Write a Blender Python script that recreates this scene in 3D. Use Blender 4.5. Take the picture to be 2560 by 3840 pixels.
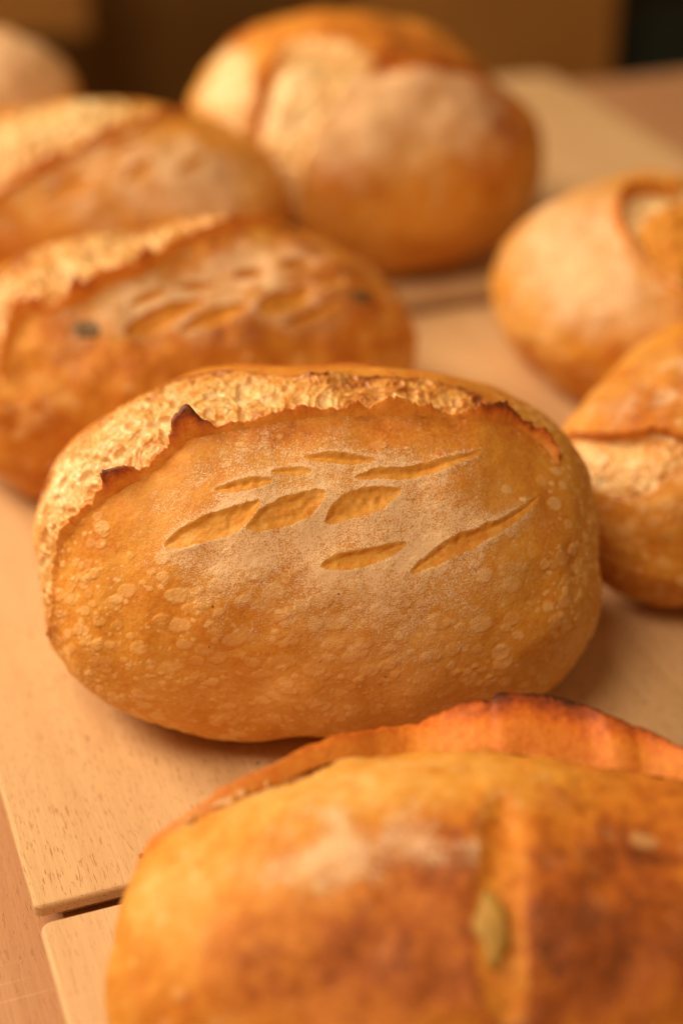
import bpy, bmesh, math, random
import numpy as np
from mathutils import Vector

for o in list(bpy.data.objects): bpy.data.objects.remove(o)
scene = bpy.context.scene
C = scene.collection
R = math.radians

# ---------------------------------------------------------------- camera
cam_d = bpy.data.cameras.new('camera')
cam = bpy.data.objects.new('camera', cam_d); C.objects.link(cam)
cam.location = (0, 0, .46)
cam.rotation_euler = (R(90 - 31), 0, 0)
cam_d.sensor_fit = 'VERTICAL'; cam_d.sensor_height = 36; cam_d.sensor_width = 24
cam_d.lens = 58.16
cam_d.clip_start = .02; cam_d.clip_end = 50
cam_d.dof.use_dof = True
cam_d.dof.focus_distance = .655
cam_d.dof.aperture_fstop = 2.7
cam_d.dof.aperture_blades = 0
scene.camera = cam

# ---------------------------------------------------------------- room light and lamps
world = bpy.data.worlds.new('World'); scene.world = world; world.use_nodes = True
wb = world.node_tree.nodes['Background']
wb.inputs['Color'].default_value = (1., .60, .26, 1); wb.inputs['Strength'].default_value = .22

def area(name, loc, target, size, power, colour):
    d = bpy.data.lights.new(name, 'AREA'); d.shape = 'DISK'; d.size = size; d.energy = power; d.color = colour
    o = bpy.data.objects.new(name, d); C.objects.link(o); o.location = loc
    o.rotation_euler = (Vector(target) - Vector(loc)).to_track_quat('-Z', 'Y').to_euler()
    return o
area('key_lamp', (-1.65, 1.25, 1.25), (0, .75, .03), .9, 50, (1., .755, .475))
area('fill_lamp', (-.55, -.05, 1.65), (0, .72, 0), .8, 22, (1., .745, .46))  # added fill from above, no seen source; brightens the loaf fronts

scene.view_settings.view_transform = 'Standard'
scene.view_settings.look = 'None'
scene.view_settings.gamma = 1
scene.view_settings.exposure = -.04
scene.render.engine = 'CYCLES'
scene.cycles.use_denoising = True
scene.cycles.max_bounces = 8

# ---------------------------------------------------------------- helpers
def tag(o, label=None, cat=None, group=None, kind=None):
    for k, v in (('label', label), ('category', cat), ('group', group), ('kind', kind)):
        if v: o[k] = v
    return o

def empty(name, loc, rz=0):
    o = bpy.data.objects.new(name, None); C.objects.link(o); o.location = loc; o.rotation_euler = (0, 0, rz)
    o.empty_display_size = .02
    return o

def link(name, me, mat, parent=None):
    o = bpy.data.objects.new(name, me); C.objects.link(o)
    if mat and not me.materials: me.materials.append(mat)
    o.parent = parent
    return o

class NT:
    """small wrapper for building node trees"""
    def __init__(s, name):
        s.m = bpy.data.materials.new(name); s.m.use_nodes = True
        s.t = s.m.node_tree; s.b = s.t.nodes['Principled BSDF']
    def put(s, sock, v):
        if hasattr(v, 'links') or hasattr(v, 'is_linked'): s.t.links.new(v, sock)
        else: sock.default_value = v
    def n(s, kind, out=0, props=None, **ins):
        nd = s.t.nodes.new(kind)
        for k, v in (props or {}).items(): setattr(nd, k, v)
        for k, v in ins.items(): s.put(nd.inputs[int(k[1:]) if k[0] == '_' and k[1:].isdigit() else k.replace('_', ' ')], v)
        return nd.outputs[out]
    def math(s, op, a, b=0., c=None, clamp=False):
        nd = s.t.nodes.new('ShaderNodeMath'); nd.operation = op; nd.use_clamp = clamp
        s.put(nd.inputs[0], a); s.put(nd.inputs[1], b)
        if c is not None: s.put(nd.inputs[2], c)
        return nd.outputs[0]
    def mix(s, f, a, b, blend='MIX'):
        nd = s.t.nodes.new('ShaderNodeMix'); nd.data_type = 'RGBA'; nd.blend_type = blend
        s.put(nd.inputs[0], f); s.put(nd.inputs[6], a); s.put(nd.inputs[7], b)
        return nd.outputs[2]
    def attr(s, name):
        return s.n('ShaderNodeAttribute', 2, dict(attribute_name=name))
    def obj(s, scale=None):
        c = s.n('ShaderNodeTexCoord', 3)
        return c if scale is None else s.n('ShaderNodeMapping', 0, None, Vector=c, Scale=scale)
    def noise(s, vec, scale, detail=3., rough=.5, dist=0.):
        return s.n('ShaderNodeTexNoise', 0, None, Vector=vec, Scale=scale, Detail=detail, Roughness=rough, Distortion=dist)
    def ramp(s, f, stops):
        nd = s.t.nodes.new('ShaderNodeValToRGB'); s.put(nd.inputs[0], f)
        e = nd.color_ramp.elements
        while len(e) < len(stops): e.new(.5)
        for k, (p, c) in enumerate(stops): e[k].position = p; e[k].color = (*c, 1)
        return nd.outputs[0]
    def step(s, v, lo, hi):
        nd = s.t.nodes.new('ShaderNodeMapRange'); nd.interpolation_type = 'SMOOTHSTEP'
        s.put(nd.inputs[0], v); nd.inputs[1].default_value = lo; nd.inputs[2].default_value = hi
        return nd.outputs[0]
    def bump(s, h, strength, dist):
        return s.n('ShaderNodeBump', 0, None, Height=h, Strength=strength, Distance=dist)

# ---------------------------------------------------------------- materials
def wood(name, base, dark, pore, seed=0., pores=1., sheen=.42):
    t = NT(name)
    o = t.n('ShaderNodeMapping', 0, None, Vector=t.obj(), Location=(seed, seed * .7, seed * .3))
    wv = t.noise(t.n('ShaderNodeMapping', 0, None, Vector=o, Scale=(14, 3, 14)), 1., 3)
    band = t.noise(t.n('ShaderNodeMapping', 0, None, Vector=o, Scale=(60, 2.2, 60)), 1., 4, .6, .4)
    fib = t.noise(t.n('ShaderNodeMapping', 0, None, Vector=o, Scale=(900, 26, 900)), 1., 3, .6)
    p1 = t.noise(t.n('ShaderNodeMapping', 0, None, Vector=o, Scale=(980, 120, 980)), 1., 2, .5, .5)
    p2 = t.noise(t.n('ShaderNodeMapping', 0, None, Vector=o, Scale=(1250, 150, 1250)), 1., 1, .5, .3)
    gate = t.step(t.noise(o, 26., 2), .3, .7)
    pm = t.math('MULTIPLY', t.math('MAXIMUM', t.step(p1, .62, .70), t.math('MULTIPLY', t.step(p2, .62, .7), .7)), t.math('MULTIPLY_ADD', gate, .6, .4))
    col = t.mix(t.step(t.math('MULTIPLY_ADD', band, .6, t.math('MULTIPLY', wv, .4)), .3, .72), base, dark)
    col = t.mix(t.math('MULTIPLY', t.step(fib, .3, .75), .22), col, pore)
    col = t.mix(t.math('MULTIPLY', pm, (.9 * pores)), col, pore)
    scr = t.noise(t.n('ShaderNodeMapping', 0, None, Vector=o, Scale=(9, 700, 9), Rotation=(0, 0, .12)), 1., 2, .5)
    col = t.mix(t.math('MULTIPLY', t.step(scr, .68, .76), .22), col, (.86, .68, .48, 1))
    t.put(t.b.inputs['Base Color'], col)
    t.put(t.b.inputs['Roughness'], t.math('MULTIPLY_ADD', fib, .2, sheen))
    t.b.inputs['Specular IOR Level'].default_value = .35
    h = t.math('MULTIPLY_ADD', pm, -1., t.math('MULTIPLY', fib, .35))
    t.put(t.b.inputs['Normal'], t.bump(h, .35, .0006))
    return t.m

def crust_mat():
    t = NT('bread_crust')
    o = t.obj()
    brown = t.attr('brown'); flour = t.attr('flour'); blis = t.attr('blister')
    n1 = t.noise(o, 38., 3); n2 = t.noise(o, 150., 4, .6); n3 = t.noise(o, 620., 3, .6)
    v = t.math('MULTIPLY_ADD', t.math('SUBTRACT', n1, .5), .24, brown)
    v = t.math('MULTIPLY_ADD', t.math('SUBTRACT', n2, .5), .30, v)
    v = t.math('MULTIPLY_ADD', t.math('SUBTRACT', n3, .5), .34, v)
    col = t.ramp(v, [(0., (.84, .57, .28)), (.25, (.77, .43, .125)), (.42, (.69, .32, .048)), (.60, (.58, .20, .022)), (.78, (.36, .09, .013)), (1., (.07, .02, .008))])
    # blisters: paler, thin skin
    col = t.mix(t.math('MULTIPLY', blis, .85), col, (.88, .60, .29, 1))
    # flour dust: patches broken up into grains
    patch = t.noise(o, 70., 4, .62); sp = t.noise(o, 1500., 2, .6); sp2 = t.noise(o, 520., 3, .6)
    d = t.math('MULTIPLY_ADD', flour, 1.15, t.math('MULTIPLY', t.math('SUBTRACT', patch, .5), 1.9))
    f = t.math('ADD', d, t.math('MULTIPLY_ADD', t.math('SUBTRACT', sp, .5), 2.6, t.math('MULTIPLY', t.math('SUBTRACT', sp2, .5), .9)))
    fm = t.math('MULTIPLY', t.step(f, .5, 1.25), t.step(flour, .02, .25))
    col = t.mix(t.math('MULTIPLY', fm, .8), col, (.90, .67, .46, 1))
    # dark pin specks
    sk = t.noise(o, 420., 0, .5)
    col = t.mix(t.math('MULTIPLY', t.step(sk, .87, .90), .7), col, (.06, .03, .01, 1))
    t.put(t.b.inputs['Base Color'], col)
    t.put(t.b.inputs['Roughness'], t.math('MULTIPLY_ADD', fm, .3, t.math('MULTIPLY_ADD', n2, .2, .48)))
    t.b.inputs['Specular IOR Level'].default_value = .28
    h = t.math('MULTIPLY_ADD', fm, .35, t.math('MULTIPLY_ADD', n3, .6, t.math('MULTIPLY', sp, .35)))
    t.put(t.b.inputs['Normal'], t.bump(h, .55, .0009))
    t.b.inputs['Subsurface Weight'].default_value = .12
    t.b.inputs['Subsurface Radius'].default_value = (1., .35, .1)
    t.b.inputs['Subsurface Scale'].default_value = .003
    return t.m

def crumb_mat():
    t = NT('bread_crumb')
    o = t.obj()
    brown = t.attr('brown'); hi = t.attr('height')
    n2 = t.noise(o, 110., 4, .6); n3 = t.noise(o, 520., 3, .6)
    v = t.math('MULTIPLY_ADD', t.math('SUBTRACT', n2, .5), .95, brown)
    v = t.math('MULTIPLY_ADD', t.math('SUBTRACT', n3, .5), .5, v)
    v = t.math('MULTIPLY_ADD', hi, .16, v)
    col = t.ramp(v, [(0., (.88, .70, .44)), (.28, (.84, .60, .30)), (.46, (.76, .44, .15)), (.62, (.66, .30, .06)), (.82, (.42, .13, .02)), (1., (.16, .04, .01))])
    t.put(t.b.inputs['Base Color'], col)
    t.put(t.b.inputs['Roughness'], t.math('MULTIPLY_ADD', n3, .5, .12))
    t.b.inputs['Specular IOR Level'].default_value = .75
    t.put(t.b.inputs['Normal'], t.bump(t.math('MULTIPLY_ADD', n3, .7, t.math('MULTIPLY', n2, .6)), .6, .0008))
    t.b.inputs['Subsurface Weight'].default_value = .2
    t.b.inputs['Subsurface Radius'].default_value = (1., .5, .2)
    t.b.inputs['Subsurface Scale'].default_value = .004
    return t.m

def ear_mat():
    t = NT('bread_ear')
    o = t.obj()
    burn = t.attr('burn')
    n2 = t.noise(o, 260., 4, .65); n3 = t.noise(o, 900., 2)
    v = t.math('MULTIPLY_ADD', t.math('SUBTRACT', n2, .5), .55, burn)
    v = t.math('MULTIPLY_ADD', t.math('SUBTRACT', n3, .5), .2, v)
    col = t.ramp(v, [(0., (.76, .40, .10)), (.3, (.73, .275, .035)), (.55, (.60, .15, .016)), (.78, (.30, .055, .01)), (1., (.085, .024, .010))])
    t.put(t.b.inputs['Base Color'], col)
    t.b.inputs['Roughness'].default_value = .55
    t.b.inputs['Specular IOR Level'].default_value = .35
    t.put(t.b.inputs['Normal'], t.bump(t.math('ADD', n2, t.math('MULTIPLY', n3, .5)), .6, .0008))
    return t.m

def plain(name, col, rough=.6, var=.25, scale=60.):
    t = NT(name)
    n = t.noise(t.obj(), scale, 4, .6)
    c = t.mix(t.math('MULTIPLY', n, 1.), tuple(k * (1 - var) for k in col) + (1,), tuple(min(1, k * (1 + var)) for k in col) + (1,))
    t.put(t.b.inputs['Base Color'], c); t.b.inputs['Roughness'].default_value = rough
    t.put(t.b.inputs['Normal'], t.bump(n, .3, .001))
    return t.m

M_CRUST, M_CRUMB, M_EAR = crust_mat(), crumb_mat(), ear_mat()
M_BOARD = wood('pale_board_wood', (.75, .53, .31, 1), (.63, .41, .22, 1), (.40, .185, .075, 1))
M_BOARD2 = wood('pale_board_wood_back', (.75, .53, .31, 1), (.65, .43, .24, 1), (.45, .22, .10, 1), 3.1, .6)
M_TABLE = wood('table_wood', (.56, .315, .175, 1), (.48, .25, .13, 1), (.25, .10, .045, 1), 7.7, .6, .5)
M_WALL = plain('dim_wall', (.19, .088, .014), .8, .5, 5.)
M_DARK = plain('dark_recess', (.003, .006, .002), .9, .2, 5.)
M_PANEL = plain('brown_panel', (.27, .11, .014), .7, .25, 6.)
M_OLIVE = plain('olive_skin', (.15, .095, .04), .45, .6, 300.)
M_PEPPER = plain('green_pepper', (.40, .22, .03), .6, .4, 200.)

# ---------------------------------------------------------------- loaf surface (numpy)
def unit(v):
    return v / np.maximum(np.linalg.norm(v, axis=-1, keepdims=True), 1e-9)

def smooth(e0, e1, x):
    t = np.clip((x - e0) / (e1 - e0), 0, 1)
    return t * t * (3 - 2 * t)

def _hash(ix, iy, iz, seed):
    h = (ix * 374761393 + iy * 668265263 + iz * 1274126177 + seed * 974711) & 0x7fffffff
    h = ((h ^ (h >> 13)) * 1103515245) & 0x7fffffff
    h = ((h ^ (h >> 15)) * 1597334677) & 0x7fffffff
    return ((h ^ (h >> 11)) & 0xffff) / 32767.5 - 1.0

def noise(p, seed=0):
    """smooth value noise in [-1, 1] at points p (n, 3)"""
    i = np.floor(p).astype(np.int64)
    f = p - i
    f = f * f * f * (f * (f * 6 - 15) + 10)
    r = 0
    for dx in (0, 1):
        wx = f[:, 0] if dx else 1 - f[:, 0]
        for dy in (0, 1):
            wy = f[:, 1] if dy else 1 - f[:, 1]
            for dz in (0, 1):
                wz = f[:, 2] if dz else 1 - f[:, 2]
                r = r + wx * wy * wz * _hash(i[:, 0] + dx, i[:, 1] + dy, i[:, 2] + dz, seed)
    return r

def fbm(p, seed=0, octaves=4, gain=.5):
    s, a, t = 0, 1., 0.
    for k in range(octaves):
        s = s + a * noise(p * (2.03 ** k) + 17.3 * k, seed + k)
        t += a
        a *= gain
    return s / t

CHART_C = np.array([0., -.66, .75]); CHART_C /= np.linalg.norm(CHART_C)
CHART_U = np.array([1., 0., 0.])
CHART_V = np.cross(CHART_C, CHART_U) * -1
if CHART_V[2] < 0: CHART_V = -CHART_V

def to_chart(n):
    """direction on the loaf -> flat coordinates (radians) round the upper front of the loaf"""
    c = np.clip(n @ CHART_C, -1, 1)
    ang = np.arccos(c)
    x, y = n @ CHART_U, n @ CHART_V
    r = np.maximum(np.hypot(x, y), 1e-9)
    return np.stack([x / r * ang, y / r * ang], -1)

def from_chart(q):
    ang = np.maximum(np.hypot(q[..., 0], q[..., 1]), 1e-9)
    s = np.sin(ang) / ang
    return np.cos(ang)[..., None] * CHART_C + (q[..., 0] * s)[..., None] * CHART_U + (q[..., 1] * s)[..., None] * CHART_V

def loaf_point(n, L):
    """direction (unit sphere) -> point on the plain loaf, bottom flat on z = 0"""
    p = L.get('p', 2.3)
    rr = (np.abs(n[..., 0]) ** p + np.hypot(n[..., 1], n[..., 2]) ** p) ** (-1 / p)
    m = n * rr[..., None]
    h = L['h']; zc = h * L.get('zc', .42)
    x = L['a'] * m[..., 0]
    w = L['b'] * (1 + L.get('taper', 0.) * m[..., 0])
    y = w * m[..., 1]
    hh = 1 + L.get('tilt', 0.) * m[..., 0]
    z = np.where(m[..., 2] > 0, zc + (h - zc) * m[..., 2] * hh, zc + zc * 1.2 * m[..., 2])
    k = .012
    z = .5 * (z + np.sqrt(z * z + k * k)) - k * .42
    return np.stack([x, y, np.maximum(z, 0)], -1)

def inside_poly(q, poly):
    x, y = q[:, 0], q[:, 1]
    r = np.zeros(len(q), bool)
    n = len(poly)
    for i in range(n):
        x0, y0 = poly[i]; x1, y1 = poly[(i + 1) % n]
        if y0 == y1: continue
        c = ((y0 > y) != (y1 > y)) & (x < (x1 - x0) * (y - y0) / (y1 - y0) + x0)
        r ^= c
    return r

def seg_dist(q, pts, closed=True):
    """distance of q to a polyline, and the arc parameter of the nearest point"""
    best = np.full(len(q), 1e9); arc = np.zeros(len(q)); acc = 0.
    n = len(pts)
    for i in range(n if closed else n - 1):
        a = np.array(pts[i]); b = np.array(pts[(i + 1) % n]); d = b - a; l = max(np.hypot(*d), 1e-9)
        t = np.clip(((q - a) @ d) / (l * l), 0, 1)
        e = np.hypot(*(q - a - t[:, None] * d).T)
        m = e < best
        best[m] = e[m]; arc[m] = acc + t[m] * l
        acc += l
    return best, arc

def signed(q, poly, margin=.02):
    poly = np.asarray(poly)
    lo, hi = poly.min(0) - margin, poly.max(0) + margin
    near = ((q > lo) & (q < hi)).all(1)
    r = np.full(len(q), -margin)
    d, _ = seg_dist(q[near], poly)
    r[near] = np.where(inside_poly(q[near], poly), d, -d)
    return r

def rounded(poly, k=2, closed=True):
    """Chaikin corner cutting"""
    p = np.array(poly, float)
    for _ in range(k):
        if closed:
            nx = np.roll(p, -1, 0)
            p = np.stack([.75 * p + .25 * nx, .25 * p + .75 * nx], 1).reshape(-1, 2)
        else:
            a, b = p[:-1], p[1:]
            m = np.stack([.75 * a + .25 * b, .25 * a + .75 * b], 1).reshape(-1, 2)
            p = np.vstack([p[:1], m, p[-1:]])
    return p

LOAVES = {
    'hero': {'x': -0.0088, 'y': 0.6262, 'a': 0.1235, 'b': 0.0882, 'h': 0.152, 'yaw': 0.084, 'p': 2.6},
    'second': {'x': -0.09, 'y': 0.8469, 'a': 0.137, 'b': 0.0895, 'h': 0.1293, 'yaw': 0.374, 'p': 2.3, 'lump': 1.6},
    'third': {'x': -0.168, 'y': 1.06, 'a': 0.133, 'b': 0.083, 'h': 0.1365, 'yaw': -0.05, 'p': 2.3},
    'farleft': {'x': -0.305, 'y': 1.31, 'a': 0.0965, 'b': 0.082, 'h': 0.121, 'yaw': 0.0, 'p': 2},
    'boule': {'x': 0.006, 'y': 1.175, 'a': 0.127, 'b': 0.096, 'h': 0.166, 'yaw': -0.462, 'p': 2},
    'rround': {'x': 0.1926, 'y': 0.9452, 'a': 0.0991, 'b': 0.1022, 'h': 0.1218, 'yaw': 0.0, 'p': 2},
    'right': {'x': 0.2042, 'y': 0.7497, 'a': 0.1208, 'b': 0.0784, 'h': 0.1156, 'yaw': 0.916, 'p': 2.2},
    'front': {'x': 0.0519, 'y': 0.407, 'a': 0.1326, 'b': 0.08, 'h': 0.1024, 'yaw': 0.01, 'p': 2.3, 'lump': 0.8},
}
MARKS = {
    'hero': {
        'open': [[[-1.384,-0.595],[-1.107,-0.371],[-1.089,-0.179],[-1.016,-0.056],[-0.915,0.012],[-0.834,0.065],[-0.722,0.128],[-0.604,0.174],[-0.519,0.256],[-0.445,0.322],[-0.331,0.346],[-0.216,0.374],[-0.068,0.407],[0.081,0.414],[0.23,0.414],[0.372,0.409],[0.529,0.415],[0.668,0.419],[0.784,0.391],[0.741,0.419],[0.632,0.557],[0.561,0.684],[0.443,0.752],[0.193,0.79],[-0.059,0.784],[-0.186,0.844],[-0.317,0.918],[-0.494,1.014],[-0.627,0.995],[-0.869,0.907],[-1.106,0.664],[-1.376,0.33],[-1.608,-0.034],[-1.594,-0.4],[-1.484,-0.633]]],
        'ears': [[[-1.377,-0.601,0.6,0.0],[-1.107,-0.371,1.0,0.0],[-1.089,-0.179,1.2,0.05],[-1.016,-0.056,1.5,0.15],[-0.915,0.012,2.6,0.35],[-0.84,0.06,3.2,0.4],[-0.803,0.083,1.6,0.3],[-0.741,0.121,3.0,0.6],[-0.71,0.135,8.5,1.0],[-0.661,0.163,6.5,0.95],[-0.604,0.18,3,0.6],[-0.549,0.222,2.6,0.5],[-0.506,0.264,3.2,0.6],[-0.464,0.307,7.5,0.85],[-0.439,0.329,11,1.0],[-0.401,0.333,7,1.0],[-0.363,0.343,3.2,0.7],[-0.273,0.364,2.2,0.45],[-0.19,0.382,2.2,0.45],[-0.1,0.399,3.6,0.7],[-0.042,0.407,2.4,0.55],[0.036,0.414,2.0,0.45],[0.107,0.413,4.4,0.6],[0.146,0.419,1.8,0.4],[0.198,0.416,5.2,0.4],[0.269,0.412,5.2,0.45],[0.307,0.409,2.4,0.5],[0.353,0.411,4.2,0.55],[0.392,0.414,1.6,0.4],[0.47,0.411,2.0,0.55],[0.542,0.413,4.4,0.85],[0.609,0.419,6.2,0.95],[0.676,0.43,4.0,0.9],[0.712,0.403,3.0,0.9],[0.769,0.383,4,0.8],[0.816,0.332,2.4,0.7],[0.844,0.234,1.0,0.5]]],
        'slash': [[[-0.54,-0.161],[-0.475,-0.088],[-0.362,-0.044],[-0.267,-0.011],[-0.217,0.003],[-0.255,-0.073],[-0.3,-0.14],[-0.395,-0.163],[-0.509,-0.182]],[[-0.281,-0.14],[-0.242,-0.059],[-0.173,-0.004],[-0.085,0.03],[-0.016,0.037],[-0.041,-0.032],[-0.091,-0.102],[-0.173,-0.136]],[[-0.035,-0.13],[-0.003,-0.046],[0.041,0.017],[0.129,0.044],[0.23,0.037],[0.192,-0.025],[0.148,-0.074],[0.047,-0.109]],[[-0.374,0.056],[-0.318,0.09],[-0.249,0.105],[-0.173,0.092],[-0.236,0.057],[-0.318,0.043]],[[-0.205,0.126],[-0.136,0.148],[-0.047,0.135],[-0.098,0.114]],[[-0.098,0.204],[-0.01,0.212],[0.092,0.198],[0.167,0.175],[0.092,0.156],[0.003,0.163]],[[0.06,0.086],[0.148,0.127],[0.274,0.139],[0.376,0.169],[0.537,0.242],[0.42,0.153],[0.286,0.084],[0.173,0.079]],[[-0.054,-0.311],[0.003,-0.263],[0.098,-0.248],[0.25,-0.209],[0.188,-0.273],[0.112,-0.317],[-0.003,-0.333]],[[0.222,-0.375],[0.315,-0.247],[0.414,-0.175],[0.502,-0.138],[0.595,-0.071],[0.739,0.053],[0.633,-0.088],[0.503,-0.196],[0.354,-0.299]]],
        'blobs': [[-0.173,-0.004,0.644,0.373,"flour",0.52],[-0.107,-0.422,0.571,0.382,"flour",0.5],[0.187,-0.184,0.588,0.297,"flour",0.45],[0.336,-0.563,0.335,0.336,"flour",0.42],[0.01,0.303,0.692,0.181,"flour",0.3],[-0.287,-0.167,0.33,0.211,"flour",0.18],[0.475,-0.023,0.333,0.335,"flour",0.2],[0.496,0.169,0.185,0.141,"brown",0.05],[0.717,-0.251,0.218,0.373,"brown",0.05],[-0.904,-0.093,0.26,0.329,"brown",0.05],[-0.751,0.019,0.198,0.214,"brown",0.03],[-0.454,-0.932,0.95,0.417,"brown",-0.06],[0.221,-1.086,0.559,0.591,"brown",-0.08],[0.571,0.37,0.422,0.111,"brown",0.12],[0.249,1.129,0.568,0.186,"brown",0.35],[-0.221,0.319,0.362,0.076,"brown",0.12],[-0.694,-0.469,0.361,0.313,"brown",0.05]],
        'crumb': 0.54,
        'res': (900,620),
        'blisters': 4500,
    },
    'second': {
        'open': [[[-0.864,-0.163],[-0.79,0.062],[-0.71,0.245],[-0.599,0.211],[-0.51,0.213],[-0.423,0.245],[-0.343,0.331],[-0.221,0.339],[-0.114,0.468],[0.023,0.582],[0.213,0.643],[0.386,0.682],[0.558,0.711],[0.482,0.916],[0.306,1.178],[0.043,1.34],[-0.266,1.39],[-0.519,1.35],[-0.692,1.253],[-0.799,0.947],[-0.884,0.729],[-0.98,0.282],[-1.006,-0.097]]],
        'ears': [[[-0.864,-0.163,2,0.3],[-0.79,0.062,4,0.5],[-0.71,0.245,6,0.55],[-0.646,0.248,7,0.75],[-0.593,0.218,3,0.5],[-0.51,0.213,4,0.5],[-0.448,0.237,11,0.9],[-0.416,0.246,6,0.9],[-0.343,0.331,7,0.6],[-0.221,0.339,6,0.65],[-0.159,0.418,9,0.8],[-0.114,0.468,4,0.5],[0.023,0.582,4,0.7],[0.165,0.626,5,0.8],[0.24,0.647,6,0.85],[0.386,0.682,4,0.7],[0.558,0.711,1.5,0.4]]],
        'slash': [[[-0.368,-0.064],[-0.242,0.092],[-0.066,0.135],[0.022,0.135],[-0.091,0.003],[-0.236,-0.073]],[[-0.167,-0.108],[0.003,0.037],[0.167,0.065],[0.129,-0.053],[-0.022,-0.116]],[[0.167,-0.074],[0.223,0.085],[0.419,0.121],[0.463,0.087],[0.343,-0.071]],[[-0.111,0.274],[0.016,0.289],[0.098,0.239],[-0.016,0.205]],[[0.137,0.308],[0.247,0.351],[0.309,0.259],[0.187,0.244]],[[0.336,0.318],[0.46,0.347],[0.506,0.258],[0.391,0.254]],[[0.249,-0.162],[0.375,-0.091],[0.582,0.008],[0.495,-0.1],[0.345,-0.179]],[[0.439,0.153],[0.547,0.178],[0.614,0.087],[0.5,0.066]],[[-0.306,0.151],[-0.194,0.244],[-0.092,0.246],[-0.211,0.147]]],
        'blobs': [[0.073,0.233,0.524,0.327,"flour",0.7],[0.218,-0.135,0.452,0.176,"flour",0.45],[-0.375,0.116,0.277,0.283,"flour",0.55],[-0.61,-0.279,0.277,0.342,"flour",0.25],[0.379,0.408,0.398,0.243,"flour",0.4],[0.348,-0.306,0.492,0.266,"brown",0.1],[-0.174,-0.205,0.371,0.231,"brown",0.12],[-0.686,-0.459,0.287,0.455,"brown",0.06],[-0.89,-0.908,0.815,0.68,"brown",0.1],[0.664,-0.063,0.258,0.539,"brown",0.06],[0.373,0.942,0.456,0.347,"brown",0.1]],
        'bits': [[-0.091,1.145,18,8,"olive"],[-0.462,0.048,17,10,"olive"],[0.651,-0.016,12,8,"olive"]],
        'mott': 0.12,
        'slash_depth': 0.0026,
        'crumb': 0.52,
        'res': (420,300),
        'blisters': 500,
    },
    'third': {
        'open': [[[-0.483,-0.488],[-0.329,-0.307],[-0.205,-0.17],[-0.066,0.01],[0.111,0.183],[0.266,0.343],[0.434,0.541],[0.634,0.939],[0.44,0.839],[0.237,1.006],[-0.019,1.008],[-0.269,0.953],[-0.455,0.683],[-0.554,0.468]]],
        'ears': [[[-0.483,-0.488,3,0.5],[-0.329,-0.307,4,0.55],[-0.205,-0.17,4,0.6],[-0.066,0.01,5,0.75],[0.035,0.1,3,0.5],[0.111,0.183,5,0.85],[0.266,0.343,3,0.6],[0.412,0.518,5,0.8],[0.634,0.939,2,0.7]]],
        'slash': [[[-0.157,-0.358],[-0.054,-0.165],[0.116,-0.081],[0.073,-0.241]],[[0.243,-0.169],[0.305,0.002],[0.394,0.095],[0.35,-0.105]],[[0.481,-0.056],[0.551,0.102],[0.677,0.238],[0.6,0.008]],[[0.116,0.058],[0.257,0.221],[0.431,0.297],[0.262,0.125]]],
        'blobs': [[0.349,-0.064,0.704,0.489,"flour",0.75],[0.67,-0.057,0.382,0.467,"flour",0.4],[-0.355,-0.642,0.482,0.434,"brown",0.12],[-0.01,-0.507,0.545,0.273,"flour",0.3]],
        'slash_depth': 0.0034,
        'crumb': 0.42,
        'res': (320,240),
        'blisters': 200,
    },
    'farleft': {
        'blobs': [[0.593,0.391,0.986,1.094,"flour",0.95],[0.538,-0.017,0.631,0.672,"flour",0.7],[0.489,0.137,0.228,0.363,"brown",0.15]],
        'res': (200,140),
        'blisters': 20,
    },
    'boule': {
        'open': [[[0.388,0.155],[0.268,-0.141],[0.185,-0.432],[0.153,-0.684],[0.159,-0.961],[0.101,-1.195],[-0.07,-0.973],[-0.192,-0.778],[-0.258,-0.469],[-0.276,-0.215],[-0.28,0.03],[-0.213,0.236],[0.029,0.324],[0.258,0.262]],[[-0.871,-0.251],[-0.89,0.047],[-0.878,0.353],[-0.533,0.28],[-0.337,-0.085],[-0.311,-0.349],[-0.3,-0.629],[-0.558,-0.443]]],
        'ears': [[[0.825,0.302,1.5,0.5],[0.576,0.25,3,0.5],[0.388,0.155,4,0.55],[0.268,-0.141,4.5,0.5],[0.185,-0.432,5,0.45],[0.153,-0.684,4,0.4],[0.159,-0.961,1.5,0.4]],[[-0.233,0.284,2,0.7],[-0.28,0.03,3.5,0.7],[-0.276,-0.249,3.5,0.6],[-0.271,-0.475,3,0.5],[-0.27,-0.687,1,0.4]]],
        'blobs': [[0.603,-0.145,0.562,0.387,"flour",0.95],[0.345,-0.508,0.388,0.27,"flour",0.6],[0.891,0.072,0.383,0.332,"flour",0.5],[-0.8,0.454,0.295,0.131,"brown",0.35],[-0.516,0.715,0.549,0.042,"brown",0.35],[0.236,0.414,0.706,0.493,"brown",0.12],[0.28,0.104,0.145,0.15,"brown",0.3],[0.823,0.469,0.71,0.62,"brown",0.15],[1.035,0.062,0.318,0.224,"brown",0.25],[1.132,-0.332,0.232,0.215,"brown",0.18],[0.324,-0.673,0.16,0.188,"brown",0.2],[0.99,-0.74,1.619,1.1,"brown",0.03],[-0.068,-0.855,0.394,0.69,"flour",0.35]],
        'puffs': [[[[-0.277,-0.789],[-0.242,-0.374],[-0.23,-0.045],[-0.06,0.121],[0.286,0.084],[0.566,0.295],[0.988,0.585],[1.494,0.603],[1.785,0.145],[1.861,-0.384],[1.638,-1.087],[0.613,-1.698],[0.081,-1.301]],0.02,0.03]],
        'valleys': [[[[-0.291,-0.787],[-0.267,-0.379],[-0.261,-0.032],[-0.104,0.176],[0.268,0.139],[0.556,0.334],[0.976,0.663],[1.293,0.774]],0.016,0.007]],
        'crumb': 0.25,
        'res': (320,260),
        'blisters': 60,
    },
    'rround': {
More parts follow.
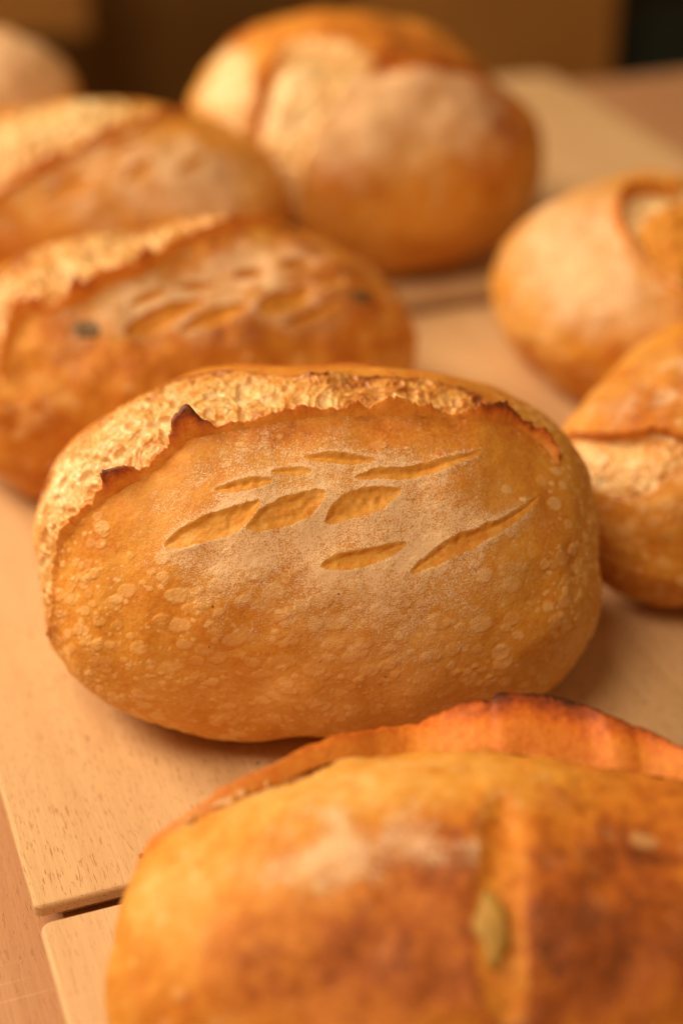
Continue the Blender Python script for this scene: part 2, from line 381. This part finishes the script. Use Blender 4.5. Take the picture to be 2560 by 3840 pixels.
        'open': [[[-0.059,0.791],[-0.289,0.669],[-0.362,0.451],[-0.332,0.171],[-0.223,-0.073],[-0.073,-0.234],[0.176,-0.329],[0.319,-0.132],[0.466,0.588],[0.272,0.898]]],
        'ears': [[[0.128,0.753,2,0.4],[-0.059,0.791,5,0.6],[-0.289,0.669,6,0.75],[-0.362,0.451,5,0.7],[-0.332,0.171,3,0.5],[-0.223,-0.073,2,0.4],[-0.073,-0.234,2,0.4],[0.176,-0.329,1,0.3]]],
        'piece': [[[-0.184,0.375],[-0.244,0.194],[-0.16,-0.004],[-0.022,-0.172],[0.175,-0.239],[0.262,0.139],[0.272,0.48],[0.056,0.505]]],
        'blobs': [[-0.522,0.307,0.745,0.95,"flour",0.62],[-0.432,-0.319,0.424,0.4,"flour",0.5],[-0.835,0.108,0.632,0.891,"flour",0.4],[-1.101,-1.049,0.692,0.546,"brown",0.18],[-1.485,-0.839,0.407,0.407,"brown",0.1],[-0.466,-0.815,0.445,0.367,"brown",0.12],[-1.148,-0.133,0.336,0.341,"brown",0.08]],
        'mott': 0.13,
        'crumb': 0.3,
        'res': (300,240),
        'blisters': 420,
    },
    'right': {
        'open': [[[-1.101,1.26],[-1.016,0.867],[-0.893,0.671],[-0.835,0.624],[-0.8,0.454],[-0.709,0.234],[-0.696,0.095],[-0.795,0.188],[-0.932,0.27],[-1.106,0.28],[-1.249,0.334],[-1.322,0.485],[-1.437,0.893],[-1.319,1.166]]],
        'ears': [[[-1.101,1.26,2,0.5],[-1.062,1.017,3,0.55],[-1.016,0.867,3.5,0.6],[-0.893,0.671,3.5,0.5],[-0.835,0.624,3,0.5],[-0.8,0.454,4,0.6],[-0.709,0.234,3,0.5]]],
        'blobs': [[-0.653,0.951,0.706,0.607,"flour",0.55],[-0.716,0.803,0.458,0.299,"brown",0.12],[-0.503,1.68,0.088,0.623,"brown",0.2],[-1.243,0.196,0.577,0.279,"flour",0.25],[-1.556,-0.379,0.816,0.626,"brown",0.1]],
        'mott': 0.08,
        'crumb': 0.45,
        'res': (420,320),
        'blisters': 900,
    },
    'front': {
        'open': [[[-1.137,0.773],[-0.992,0.819],[-0.806,0.937],[-0.634,1.145],[-0.442,1.357],[-0.286,1.47],[-0.031,1.357],[0.201,1.309],[0.427,1.258],[0.666,1.131],[0.775,0.896],[0.775,1.096],[0.666,1.351],[0.427,1.478],[0.201,1.529],[-0.031,1.577],[-0.286,1.69],[-0.442,1.577],[-0.634,1.345],[-0.806,1.097],[-0.992,0.919]]],
        'ears': [[[-1.371,0.632,1,0.3],[-1.137,0.833,2,0.3],[-0.992,0.939,3,0.4],[-0.806,1.107,6,0.45],[-0.634,1.345,10,0.5],[-0.524,1.441,12,0.55],[-0.442,1.577,15,0.5],[-0.286,1.69,18,0.55],[-0.031,1.577,24,0.7],[0.048,1.555,26,0.85],[0.073,1.533,29,0.95],[0.201,1.529,30,0.85],[0.427,1.478,30,0.95],[0.477,1.429,27,0.85],[0.508,1.378,23,0.7],[0.666,1.351,18,0.7],[0.775,1.096,9,0.5]]],
        'blobs': [[-0.348,0.634,0.342,0.316,"flour",0.65],[-0.629,0.483,0.266,0.273,"flour",0.3],[-0.482,0.092,0.554,0.373,"brown",0.16],[-0.176,0.563,0.173,0.27,"brown",0.18],[0.241,0.366,0.315,0.499,"brown",0.15],[0.167,-0.004,0.352,0.359,"brown",0.12],[0.363,0.464,0.171,0.32,"brown",0.08],[-0.905,0.397,0.309,0.377,"brown",-0.08],[-0.392,1.074,0.713,0.374,"brown",-0.32],[-0.922,0.566,0.638,0.533,"brown",-0.2],[-1.06,-0.052,0.535,0.343,"brown",-0.05]],  # flour and browning; pale left and top, dark right also paint side light
        'slash': [[[-0.039,0.84],[0.025,0.903],[0.058,0.7],[0.022,0.275],[0.028,-0.186],[-0.066,-0.179],[-0.092,0.184],[-0.069,0.477]]],
        'mott': 0.05,
        'crumb': 0.6,
        'slash_depth': 0.003,
        'slash_soft': 0.004,
        'bits': [[-0.048,0.212,9,20,"pepper"]],
        'res': (460,340),
        'blisters': 420,
    },
}

# ---------------------------------------------------------------- table, boards and background
YAW = R(20)                                            # the boards lie turned on the table
UX = np.array([math.cos(YAW), math.sin(YAW)]); VX = np.array([-math.sin(YAW), math.cos(YAW)])
BOARD_T = .016                                          # boards are 2 cm thick, their tops at z = 0

def slab(w, d, t, corner, bevel, seg=6):
    """flat board with rounded corners and eased edges, centred, top at z = 0"""
    bm = bmesh.new()
    def ring(ins, z):
        vs = []
        for k, (sx, sy) in enumerate(((1, 1), (-1, 1), (-1, -1), (1, -1))):
            cc = max(corner, ins + .0003); cr = cc - ins
            for i in range(seg + 1):
                a = math.pi / 2 * (k + i / seg)
                vs.append(bm.verts.new((sx * (w / 2 - cc) + cr * math.cos(a), sy * (d / 2 - cc) + cr * math.sin(a), z)))
        return vs
    prof = ([(.010, -t), (.009, -t + .002), (.0005, -.0058), (0, -.0053)] if t < .02 else [(0, -t)]) + [(0, -bevel)] + [(bevel * (1 - math.cos(a)), -bevel * (1 - math.sin(a))) for a in (R(30), R(60), R(90))]
    rings = [ring(i, z) for i, z in prof]
    n = len(rings[0])
    for a, b in zip(rings[:-1], rings[1:]):
        for i in range(n): bm.faces.new((a[i], a[(i + 1) % n], b[(i + 1) % n], b[i]))
    bm.faces.new(rings[-1]); bm.faces.new(list(reversed(rings[0])))
    me = bpy.data.meshes.new('slab'); bm.to_mesh(me); bm.free()
    return me

def board(u0, u1, v0, v1, mat, label, corner=.003):
    c = UX * (u0 + u1) / 2 + VX * (v0 + v1) / 2
    o = link('wooden_board', slab(u1 - u0, v1 - v0, BOARD_T, corner, .0016), mat)
    o.location = (c[0], c[1], 0); o.rotation_euler = (0, 0, YAW)
    return tag(o, label, 'board', 'pale boards lying on the table')

board(.049, .732, .481, .945, M_BOARD, 'pale wooden board under the sharp leaf-scored loaf, its cut end facing us')
board(.049, .732, .966, 1.43, M_BOARD2, 'pale wooden board at the far side under the big round loaf', .02)
board(.049, .735, -.02, .4725, M_BOARD2, 'pale wooden board with a rounded corner at the bottom under the nearest loaf', .005)

table = empty('table', (0, 0, -BOARD_T - .0005), YAW)
tag(table, 'darker brown plank table beneath the pale boards', 'table')
edges = [-.62, -.50, -.375, -.25, -.118, .0135, .145, .27, .395, .52, .645, .77, .895, 1.02, 1.145]
for k, (u0, u1) in enumerate(zip(edges[:-1], edges[1:])):
    me = slab(u1 - u0 - .0012, 1.69, .03, .002, .0012, 2)
    o = link('plank', me, M_TABLE, table)
    o.location = ((u0 + u1) / 2, -.25 + .845, -.0006 * ((k * 7) % 3))
table.location = (0, 0, -BOARD_T - .0003)

def box(name, x0, x1, y0, y1, z0, z1, mat, bevel=.004, parent=None):
    bm = bmesh.new()
    bmesh.ops.create_cube(bm, size=1)
    for v in bm.verts:
        v.co = ((x0 + x1) / 2 + v.co.x * (x1 - x0), (y0 + y1) / 2 + v.co.y * (y1 - y0), (z0 + z1) / 2 + v.co.z * (z1 - z0))
    bmesh.ops.bevel(bm, geom=bm.edges[:], offset=bevel, segments=2, affect='EDGES')
    me = bpy.data.meshes.new(name); bm.to_mesh(me); bm.free()
    return link(name, me, mat, parent)

tag(box('back_wall', -2.2, 2.4, 2.62, 2.7, -.9, .5, M_WALL), kind='structure')
tag(box('floor', -2.2, 2.4, -.5, 2.62, -.95, -.9, M_WALL), kind='structure')
tag(box('upright_panel', .02, .372, 2.26, 2.30, -.9, .2, M_PANEL), 'brown upright panel far behind the round loaf, right of it', 'panel')
tag(box('upright_panel', -.75, -.345, 2.30, 2.34, -.155, .2, M_PANEL), 'dim brown panel behind the table in the top left corner', 'panel')
tag(box('dark_cabinet', .385, 1.1, 2.28, 2.6, -.9, -.128, M_DARK), 'almost black cabinet behind the far right table corner', 'cabinet')

# ---------------------------------------------------------------- loaves
def smooth_normals(P):
    du = np.gradient(P, axis=1)
    dv = np.roll(P, -1, 0) - np.roll(P, 1, 0)
    n = unit(np.cross(du, dv))
    n[:, 0] = n[:, 1]; n[:, -1] = n[:, -2]
    return n

def lumps(L, P, seed):
    return L.get('lump', 1.) * (.0035 * noise(P * 22 + seed, seed) + .0016 * noise(P * 60 + seed, seed + 1))

def submesh(name, P, N, faces, attrs):
    used, inv = np.unique(faces.ravel(), return_inverse=True)
    me = bpy.data.meshes.new(name)
    f = inv.reshape(-1, 4)
    me.vertices.add(len(used)); me.vertices.foreach_set('co', P[used].ravel().astype(np.float32))
    me.loops.add(f.size); me.loops.foreach_set('vertex_index', f.ravel().astype(np.int32))
    me.polygons.add(len(f)); me.polygons.foreach_set('loop_start', np.arange(0, f.size, 4, dtype=np.int32))
    me.polygons.foreach_set('use_smooth', np.ones(len(f), bool))
    me.update(calc_edges=True)
    for k, v in attrs.items():
        a = me.attributes.new(k, 'FLOAT', 'POINT'); a.data.foreach_set('value', v[used].astype(np.float32))
    if N is not None: me.normals_split_custom_set_from_vertices(N[used].astype(np.float32))
    return me

def make_loaf(key, name, label, cat, group, brown0=.44, seed=1, open_depth=.004, crumb_amp=1., group_name=None):
    L, D = LOAVES[key], MARKS[key]
    root = empty(name, (L['x'], L['y'], L.get('z', 0)), L['yaw'])
    tag(root, label, cat, group)
    rng = np.random.default_rng(seed)
    nt, nphi = D.get('res', (300, 220))
    T = np.linspace(.004, math.pi - .004, nt)
    t = np.linspace(-math.pi, math.pi, nphi, endpoint=False)
    ph = R(132) + t - .5 * np.sin(t)
    Tg, Pg = np.meshgrid(T, ph)                        # (nphi, nt)
    n = np.stack([np.cos(Tg), np.sin(Tg) * np.cos(Pg), np.sin(Tg) * np.sin(Pg)], -1)
    P0 = loaf_point(n, L)
    N0 = smooth_normals(P0)
    if (N0 * (P0 - np.array([0, 0, L['h'] * .4]))).sum() < 0: N0 = -N0; flip = True
    else: flip = False
    p, nn, nf = P0.reshape(-1, 3), N0.reshape(-1, 3), n.reshape(-1, 3)
    q = to_chart(nf)
    S = np.array([L['a'], .5 * (L['b'] + L['h']) * .9]) # chart radians -> about metres
    qm = q * S
    nv = len(p)
    brown = np.full(nv, brown0); flour = np.zeros(nv); blister = np.zeros(nv); height = np.zeros(nv)
    off = np.zeros(nv)
    base = smooth(0., .012, p[:, 2])                   # keep the sole flat
    off += lumps(L, p, seed) * base
    # crust is deeper baked on top, paler near the sole
    brown += .10 * smooth(.45, 1., p[:, 2] / L['h']) + .03 * (1 - smooth(.0, .35, p[:, 2] / L['h']))
    brown += D.get('mott', .06) * 1.6 * fbm(p * 42, seed + 3, 4, .6)
    if key != 'hero':
        brown += .16 * fbm(p * 110, seed + 4, 4, .65); off += .0009 * fbm(p * 95, seed + 2, 3) * base
        flour += .22 * smooth(.15, .6, noise(p * 75, seed + 8))
    for x, y, rx, ry, at, d in D.get('blobs', []):
        w = d * np.exp(-1.4 * (((q[:, 0] - x) / rx) ** 2 + ((q[:, 1] - y) / ry) ** 2) ** 1.2)
        if at == 'flour': flour += w
        else: brown += w
    for line, dep, wid in D.get('valleys', []):
        dv, _ = seg_dist(qm, rounded(line, 2, False) * S, False)
        off -= dep * np.exp(-(dv / wid) ** 2); brown += .28 * np.exp(-(dv / (wid * .6)) ** 2)  # extra brown paints crease shade into the valley
    for poly, hgt, wid in D.get('puffs', []):
        off += hgt * smooth(-.001, wid, signed(qm, rounded(poly, 2) * S, .03))
    warp = np.stack([noise(p * 160 + 5, seed + 11), noise(p * 160 + 9, seed + 12)], -1) * .0011 \
         + np.stack([noise(p * 480 + 5, seed + 13), noise(p * 480 + 9, seed + 14)], -1) * .0006
    region = np.zeros(nv, int)                         # 0 crust, 1.. crumb, 50.. score marks
    names = {}
    ears = [np.array(e) for e in D.get('ears', [])]
    crumb_b = D.get('crumb', .31)
    opensd = []
    for k, poly in enumerate(D.get('open', [])):
        pm = rounded(poly, 1) * S
        far = np.stack([noise(p * 75 + 2, seed + 16), noise(p * 75 + 4, seed + 17)], -1) * .0026 + np.stack([noise(p * 210 + 2, seed + 18), noise(p * 210 + 4, seed + 19)], -1) * .0016
        dear = np.full(nv, .05)
        for e in ears: dear = np.minimum(dear, seg_dist(qm, rounded(e[:, :2], 1, False) * S, False)[0])
        sd = signed(qm + warp + far * smooth(.003, .012, dear)[:, None], pm)
        opensd.append(sd)
        ins = sd > 0
        de = dear
        # torn, stretched crumb
        wx = 3.2 * noise(p * 45, seed + 5) + 1.5 * noise(p * 120, seed + 15)
        st = np.stack([qm[:, 0] * 210 + wx, qm[:, 1] * 85 + .8 * wx + qm[:, 0] * 40, p[:, 2] * 30], -1)
        rid = 1 - np.abs(noise(st, seed + 7)); rid2 = 1 - np.abs(noise(st * 2.7 + 3, seed + 8))
        cell = 1 - np.abs(fbm(p * 95 + warp.mean(1)[:, None] * 400, seed + 9, 4, .6))
        soft = fbm(p * 60, seed + 10, 3)
        tex = (.30 * (rid - .6) + .14 * (rid2 - .6) + .34 * (cell - .7) + .40 * soft - .5 * smooth(.25, .5, noise(p * 210, seed + 18))) * .0042 * crumb_amp
        m = smooth(0, .0012, sd) * smooth(.003, .0, de) + smooth(0, .004, sd) * smooth(.0, .003, de)
        off += m * (-open_depth * np.exp(-de / .011) - .0006 + tex)
        hgt = np.clip((tex / .0042 / max(crumb_amp, .01)) * 1.6, -1, 1)
        height = np.where(ins, hgt, height)
        brown = np.where(ins, crumb_b + .30 * smooth(.008, .0, sd + .005 * noise(p * 110, seed + 22)) * smooth(.004, .012, de) + .20 * fbm(p * 55, seed + 21, 3) - .10 * smooth(.012, .03, sd), brown)
        flour = flour * (1 - ins * .9)
        # the crust swells up towards its torn edge
        off += (1 - m) * .0016 * np.exp(-np.abs(sd) / .006) * smooth(.02, .004, de)
        brown += (1 - m) * .07 * np.exp(-np.abs(sd) / .003)
        region[ins] = 1 + k; names[1 + k] = 'crumb'
    for k, poly in enumerate(D.get('piece', [])):      # inner baked flap inside an opening
        sd = signed(qm + warp, rounded(poly, 2) * S); m = smooth(-.001, .004, sd)
        off += m * (open_depth * .9); brown = brown * (1 - m) + m * .46; height *= 1 - m
        region[sd > 0] = 30 + k; names[30 + k] = 'crust_flap'
    for k, poly in enumerate(D.get('slash', [])):
        sd = signed(qm + warp * .55, rounded(poly, 2) * S) + .0005
        dep = D.get('slash_depth', .0008)
        pr = rounded(poly, 2) * S
        up = smooth(-.0006, .0006, signed(qm - [0, .0006], pr) - signed(qm + [0, .0006], pr))   # 1 at the upper rim
        sw = D.get('slash_soft', .0)
        m = smooth(-.0004 - sw, .0028 + sw, sd) * up + smooth(-.0010 - sw, .0050 + sw, sd) * (1 - up)
        flour = flour + .3 * np.exp(-np.maximum(-sd, 0) / .003) * (sd <= 0) * (flour > .12)
        off += -dep * m + .0004 * np.exp(-np.maximum(-sd, 0) / .003) * (1 - m)
        off += m * .0005 * noise(p * 420, seed + 31)
        ins = sd > 0
        flour = flour * (1 - smooth(-.0003, .0006, sd)) + .10 * np.exp(-np.abs(sd + .0008) / .0012) * (flour > .1) * ~ins
        brown = np.where(ins, brown0 + .03 + .07 * noise(p * 330, seed + 32), brown)
        region[ins] = 50 + k; names[50 + k] = 'score_mark'
    # blisters of the crust
    nb = D.get('blisters', 0)
    if nb:
        cen = np.stack([rng.uniform(-1.9, 1.9, nb * 3), rng.uniform(-1.5, .75, nb * 3)], -1)
        wgt = np.clip(.05 + .8 * smooth(-.05, -.4, cen[:, 1]) * (.65 + .35 * np.sin(cen[:, 0] * 5.3 + seed) * np.sin(cen[:, 1] * 9.1)) + .5 * (np.abs(cen[:, 0]) > .75), 0, 1)
        cen = cen[rng.random(len(cen)) < wgt][:nb]
        rad = .0005 + .0036 * rng.random(len(cen)) ** 4.0
        if key not in ('hero', 'front'): rad *= 1.5
        cm = cen * S
        order = np.argsort(qm[:, 0]); xs = qm[order, 0]
        for (x, y), r in zip(cm, rad):
            i0, i1 = np.searchsorted(xs, (x - 2 * r, x + 2 * r)); idx = order[i0:i1]
            idx = idx[np.abs(qm[idx, 1] - y) < 2 * r]
            if not len(idx): continue
            asp = 1 + .5 * rng.random()
            d = np.hypot((qm[idx, 0] - x) / asp, qm[idx, 1] - y) / r * (1 + .14 * noise(p[idx] * 330, seed + 41))
            w = smooth(1.12, .88, d) * (region[idx] == 0)
            off[idx] += w * min(r * .13, .00022)
            blister[idx] = np.maximum(blister[idx], w * rng.uniform(.25, 1.) * (1 if r < .0016 else .6))
    off += .00022 * fbm(p * 260, seed + 51, 3) * base
    P = p + nn * off[:, None]
    P[:, 2] = np.maximum(P[:, 2], .0002)
    Pg3 = P.reshape(nphi, nt, 3)
    Nn = smooth_normals(Pg3); Nn = (-Nn if flip else Nn).reshape(-1, 3)
    idx = np.arange(nv).reshape(nphi, nt)
    a = idx[:, :-1]; b = idx[:, 1:]; c = np.roll(idx, -1, 0)[:, 1:]; d = np.roll(idx, -1, 0)[:, :-1]
    F = np.stack([a, b, c, d], -1).reshape(-1, 4)
    if flip: F = F[:, ::-1]
    fr = region[F].max(1)
    attrs = dict(brown=np.clip(brown, 0, 1), flour=np.clip(flour, 0, 1), blister=blister, height=height)
    body = link('crust', submesh('crust', P, Nn, F[fr == 0], attrs), M_CRUST, root)
    for k in sorted(names):
        sel = F[fr == k]
        if len(sel): link(names[k], submesh(names[k], P, Nn, sel, attrs), M_CRUMB if k < 30 else M_CRUST, root)
    # torn lips standing along the openings
    def surf(qq):
        nd = from_chart(qq); pt = loaf_point(nd, L)
        e = .004
        dx = loaf_point(from_chart(qq + [e, 0]), L) - loaf_point(from_chart(qq - [e, 0]), L)
        dy = loaf_point(from_chart(qq + [0, e]), L) - loaf_point(from_chart(qq - [0, e]), L)
        nr = unit(np.cross(dx, dy)); s = np.sign((nr * (pt - [0, 0, L['h'] * .4])).sum(-1))[:, None]
        return pt + nr * s * lumps(L, pt, seed)[:, None], nr * s
    for ke, e in enumerate(ears):
        line = rounded(e[:, :2], 2, False)
        full = np.concatenate([[0], np.cumsum(np.hypot(*np.diff(e[:, :2] * S, axis=0).T))]); full /= full[-1]
        ls = np.concatenate([[0], np.cumsum(np.hypot(*np.diff(line * S, axis=0).T))]); tot = ls[-1]; ls = ls / tot
        ns = max(60, int(tot / (.00045 if key == 'hero' else .0012)))
        u = np.linspace(0, 1, ns)
        qq = np.stack([np.interp(u, ls, line[:, 0]), np.interp(u, ls, line[:, 1])], -1)
        hh = np.interp(u, full, e[:, 2]) * .001; bu = np.interp(u, full, e[:, 3])
        s3 = np.stack([u * tot, np.full(ns, ke * 3.1), np.full(ns, seed * 1.)], -1)
        if key == 'front': s3 = s3 * [.3, 1, 1]
        jag = (.2 if key == 'front' else 1.) * .45 * noise(s3 * [240, 1, 1], seed + 61) + .35 * noise(s3 * [620, 1, 1], seed + 62) + .2 * noise(s3 * [1500, 1, 1], seed + 63)
        hh = np.maximum(hh * (1.3 if key != 'front' else .85) + (.0010 * np.clip(.4 + noise(s3 * [130, 1, 1], seed + 64), 0, 1) if key != 'front' else 0) + jag * np.minimum(hh * .7, .0022 if key != 'front' else .0014), .0002) * smooth(0, .03, u) * smooth(1, .97, u)
        tg = np.gradient(qq * S, axis=0); perp = unit(np.stack([-tg[:, 1], tg[:, 0]], -1)) / S
        mid = (qq + perp * .004)[ns // 2:ns // 2 + 1]
        if D.get('open') and not any(inside_poly(mid, np.array(pl))[0] for pl in D['open']) and D.get('lip_flip', True): perp = -perp
        if key == 'front': perp = np.abs(perp[:, 1:2]) * np.array([[0., 1.]])
        pt, nr = surf(qq)
        p2, _ = surf(qq + perp * .003); tdir = unit(p2 - pt)
        lean = D.get('lean', .55)
        rows, att = [], []
        K = 7
        th = .0016 if key != 'front' else .0026
        for k in range(K + 1):                          # crust side, base to tip
            g = k / K
            rough = noise(np.stack([s3[:, 0] * 260, g * hh * 260 + ke, s3[:, 2]], -1), seed + 71)
            sink = .0022 * (1 - g) ** 2
            rows.append(pt + tdir * (hh * lean * g ** 1.3 - .0020 * (1 - g) ** 1.5)[:, None] + nr * (hh * g * (1 - .15 * g) - sink + .0010 + rough * (.0007 if key != 'front' else .0008))[:, None])
            att.append((.20 if key != 'front' else .27) + bu * .2 + .62 * bu * bu * smooth(.3, 1.05, np.full(ns, g)))
        for k in range(4):                              # inner side, tip to root
            g = 1 - (k + 1) / 4
            rough = noise(np.stack([s3[:, 0] * 500, np.full(ns, g * 5 + ke + 9), s3[:, 2]], -1), seed + 72)
            wdt = th * (1.2 - g)
            rows.append(pt + tdir * (hh * lean * g ** 1.3 + wdt)[:, None] + nr * (hh * g * .85 - .005 * (1 - g) + rough * .0006)[:, None])
            att.append(bu * g * .7 + .05)
        V = np.stack(rows, 0); A = np.stack(att, 0)
        nr_ = V.shape[0]
        ix = np.arange(nr_ * ns).reshape(nr_, ns)
        Fq = np.stack([ix[:-1, :-1], ix[:-1, 1:], ix[1:, 1:], ix[1:, :-1]], -1).reshape(-1, 4)
        link('ear', submesh('ear', V.reshape(-1, 3), None, Fq, dict(burn=np.clip(A.ravel(), 0, 1))), M_EAR, root)
    # pieces baked into the dough
    for bx, by, r1, r2, what in D.get('bits', []):
        pt, nr = surf(np.array([[bx, by]])); pt, nr = pt[0], nr[0]
        bm = bmesh.new(); bmesh.ops.create_icosphere(bm, subdivisions=3, radius=1)
        sc = .5 * .001
        zax = Vector(nr); xax = Vector((1, 0, 0)); xax = (xax - zax * xax.dot(zax)).normalized(); yax = zax.cross(xax)
        for v in bm.verts:
            co = v.co * (1 + .5 * float(noise(np.array([list(v.co * 1.9)]), seed + 91)[0]))
            v.co = Vector(pt) + xax * co.x * r1 * sc + yax * co.y * r2 * sc + zax * (co.z * .0018 - .0008)
        for f in bm.faces: f.smooth = True
        me = bpy.data.meshes.new(what); bm.to_mesh(me); bm.free()
        link(what + '_piece', me, M_OLIVE if what == 'olive' else M_PEPPER, root)
    return root

G = 'crusty loaves on the boards'
make_loaf('hero', 'bread_loaf', 'sharply focused oval loaf with leaf-shaped scoring and jagged burnt ear', 'bread', G, .40, 3, .0045)
make_loaf('second', 'bread_loaf', 'oval leaf-scored loaf with dark olive bits just behind the sharp loaf', 'bread', G, .46, 14, .006, 2.2)
make_loaf('third', 'bread_loaf', 'blurred floury oval loaf with faint leaf cuts between olive loaf and round loaf', 'bread', G, .40, 25, .005)
make_loaf('farleft', 'bread_loaf', 'flour-dusted loaf cut off by the upper left picture edge', 'bread', G, .36, 36)
make_loaf('boule', 'bread_loaf', 'big tall round loaf with open pale crack and floury patch at the back', 'bread', G, .36, 47, .003)
make_loaf('rround', 'bread_loaf', 'pale floury round loaf with curved open cut at the right picture edge', 'bread', G, .34, 58, .006)
make_loaf('right', 'bread_loaf', 'blistered loaf with pale crumb band touching the right end of the sharp loaf', 'bread', G, .40, 69, .004)
make_loaf('front', 'bread_loaf', 'nearest, very blurred brown loaf with tall burnt crust lip at the bottom', 'bread', G, .54, 80, .016)

# ---------------------------------------------------------------- loose crumbs on the board
def crumb(loc, r, mat, label, seed):
    bm = bmesh.new(); bmesh.ops.create_icosphere(bm, subdivisions=2, radius=r)
    rn = random.Random(seed)
    for v in bm.verts: v.co *= rn.uniform(.7, 1.2); v.co.z *= .7
    me = bpy.data.meshes.new('crumb'); bm.to_mesh(me); bm.free()
    o = link('bread_crumb', me, mat); o.location = (loc[0], loc[1], r * .55)
    tag(o, label, 'crumb')
M_BIT = plain('crumb_brown', (.30, .10, .02), .6, .3, 900.); M_BITD = plain('crumb_black', (.03, .012, .006), .6, .3, 900.)
crumb((-.080, .497), .0012, M_BIT, 'tiny brown bread crumb on the board near its cut end', 1)
crumb((-.036, .555), .0006, M_BITD, 'tiny black crumb on the board just below the sharp loaf', 2)
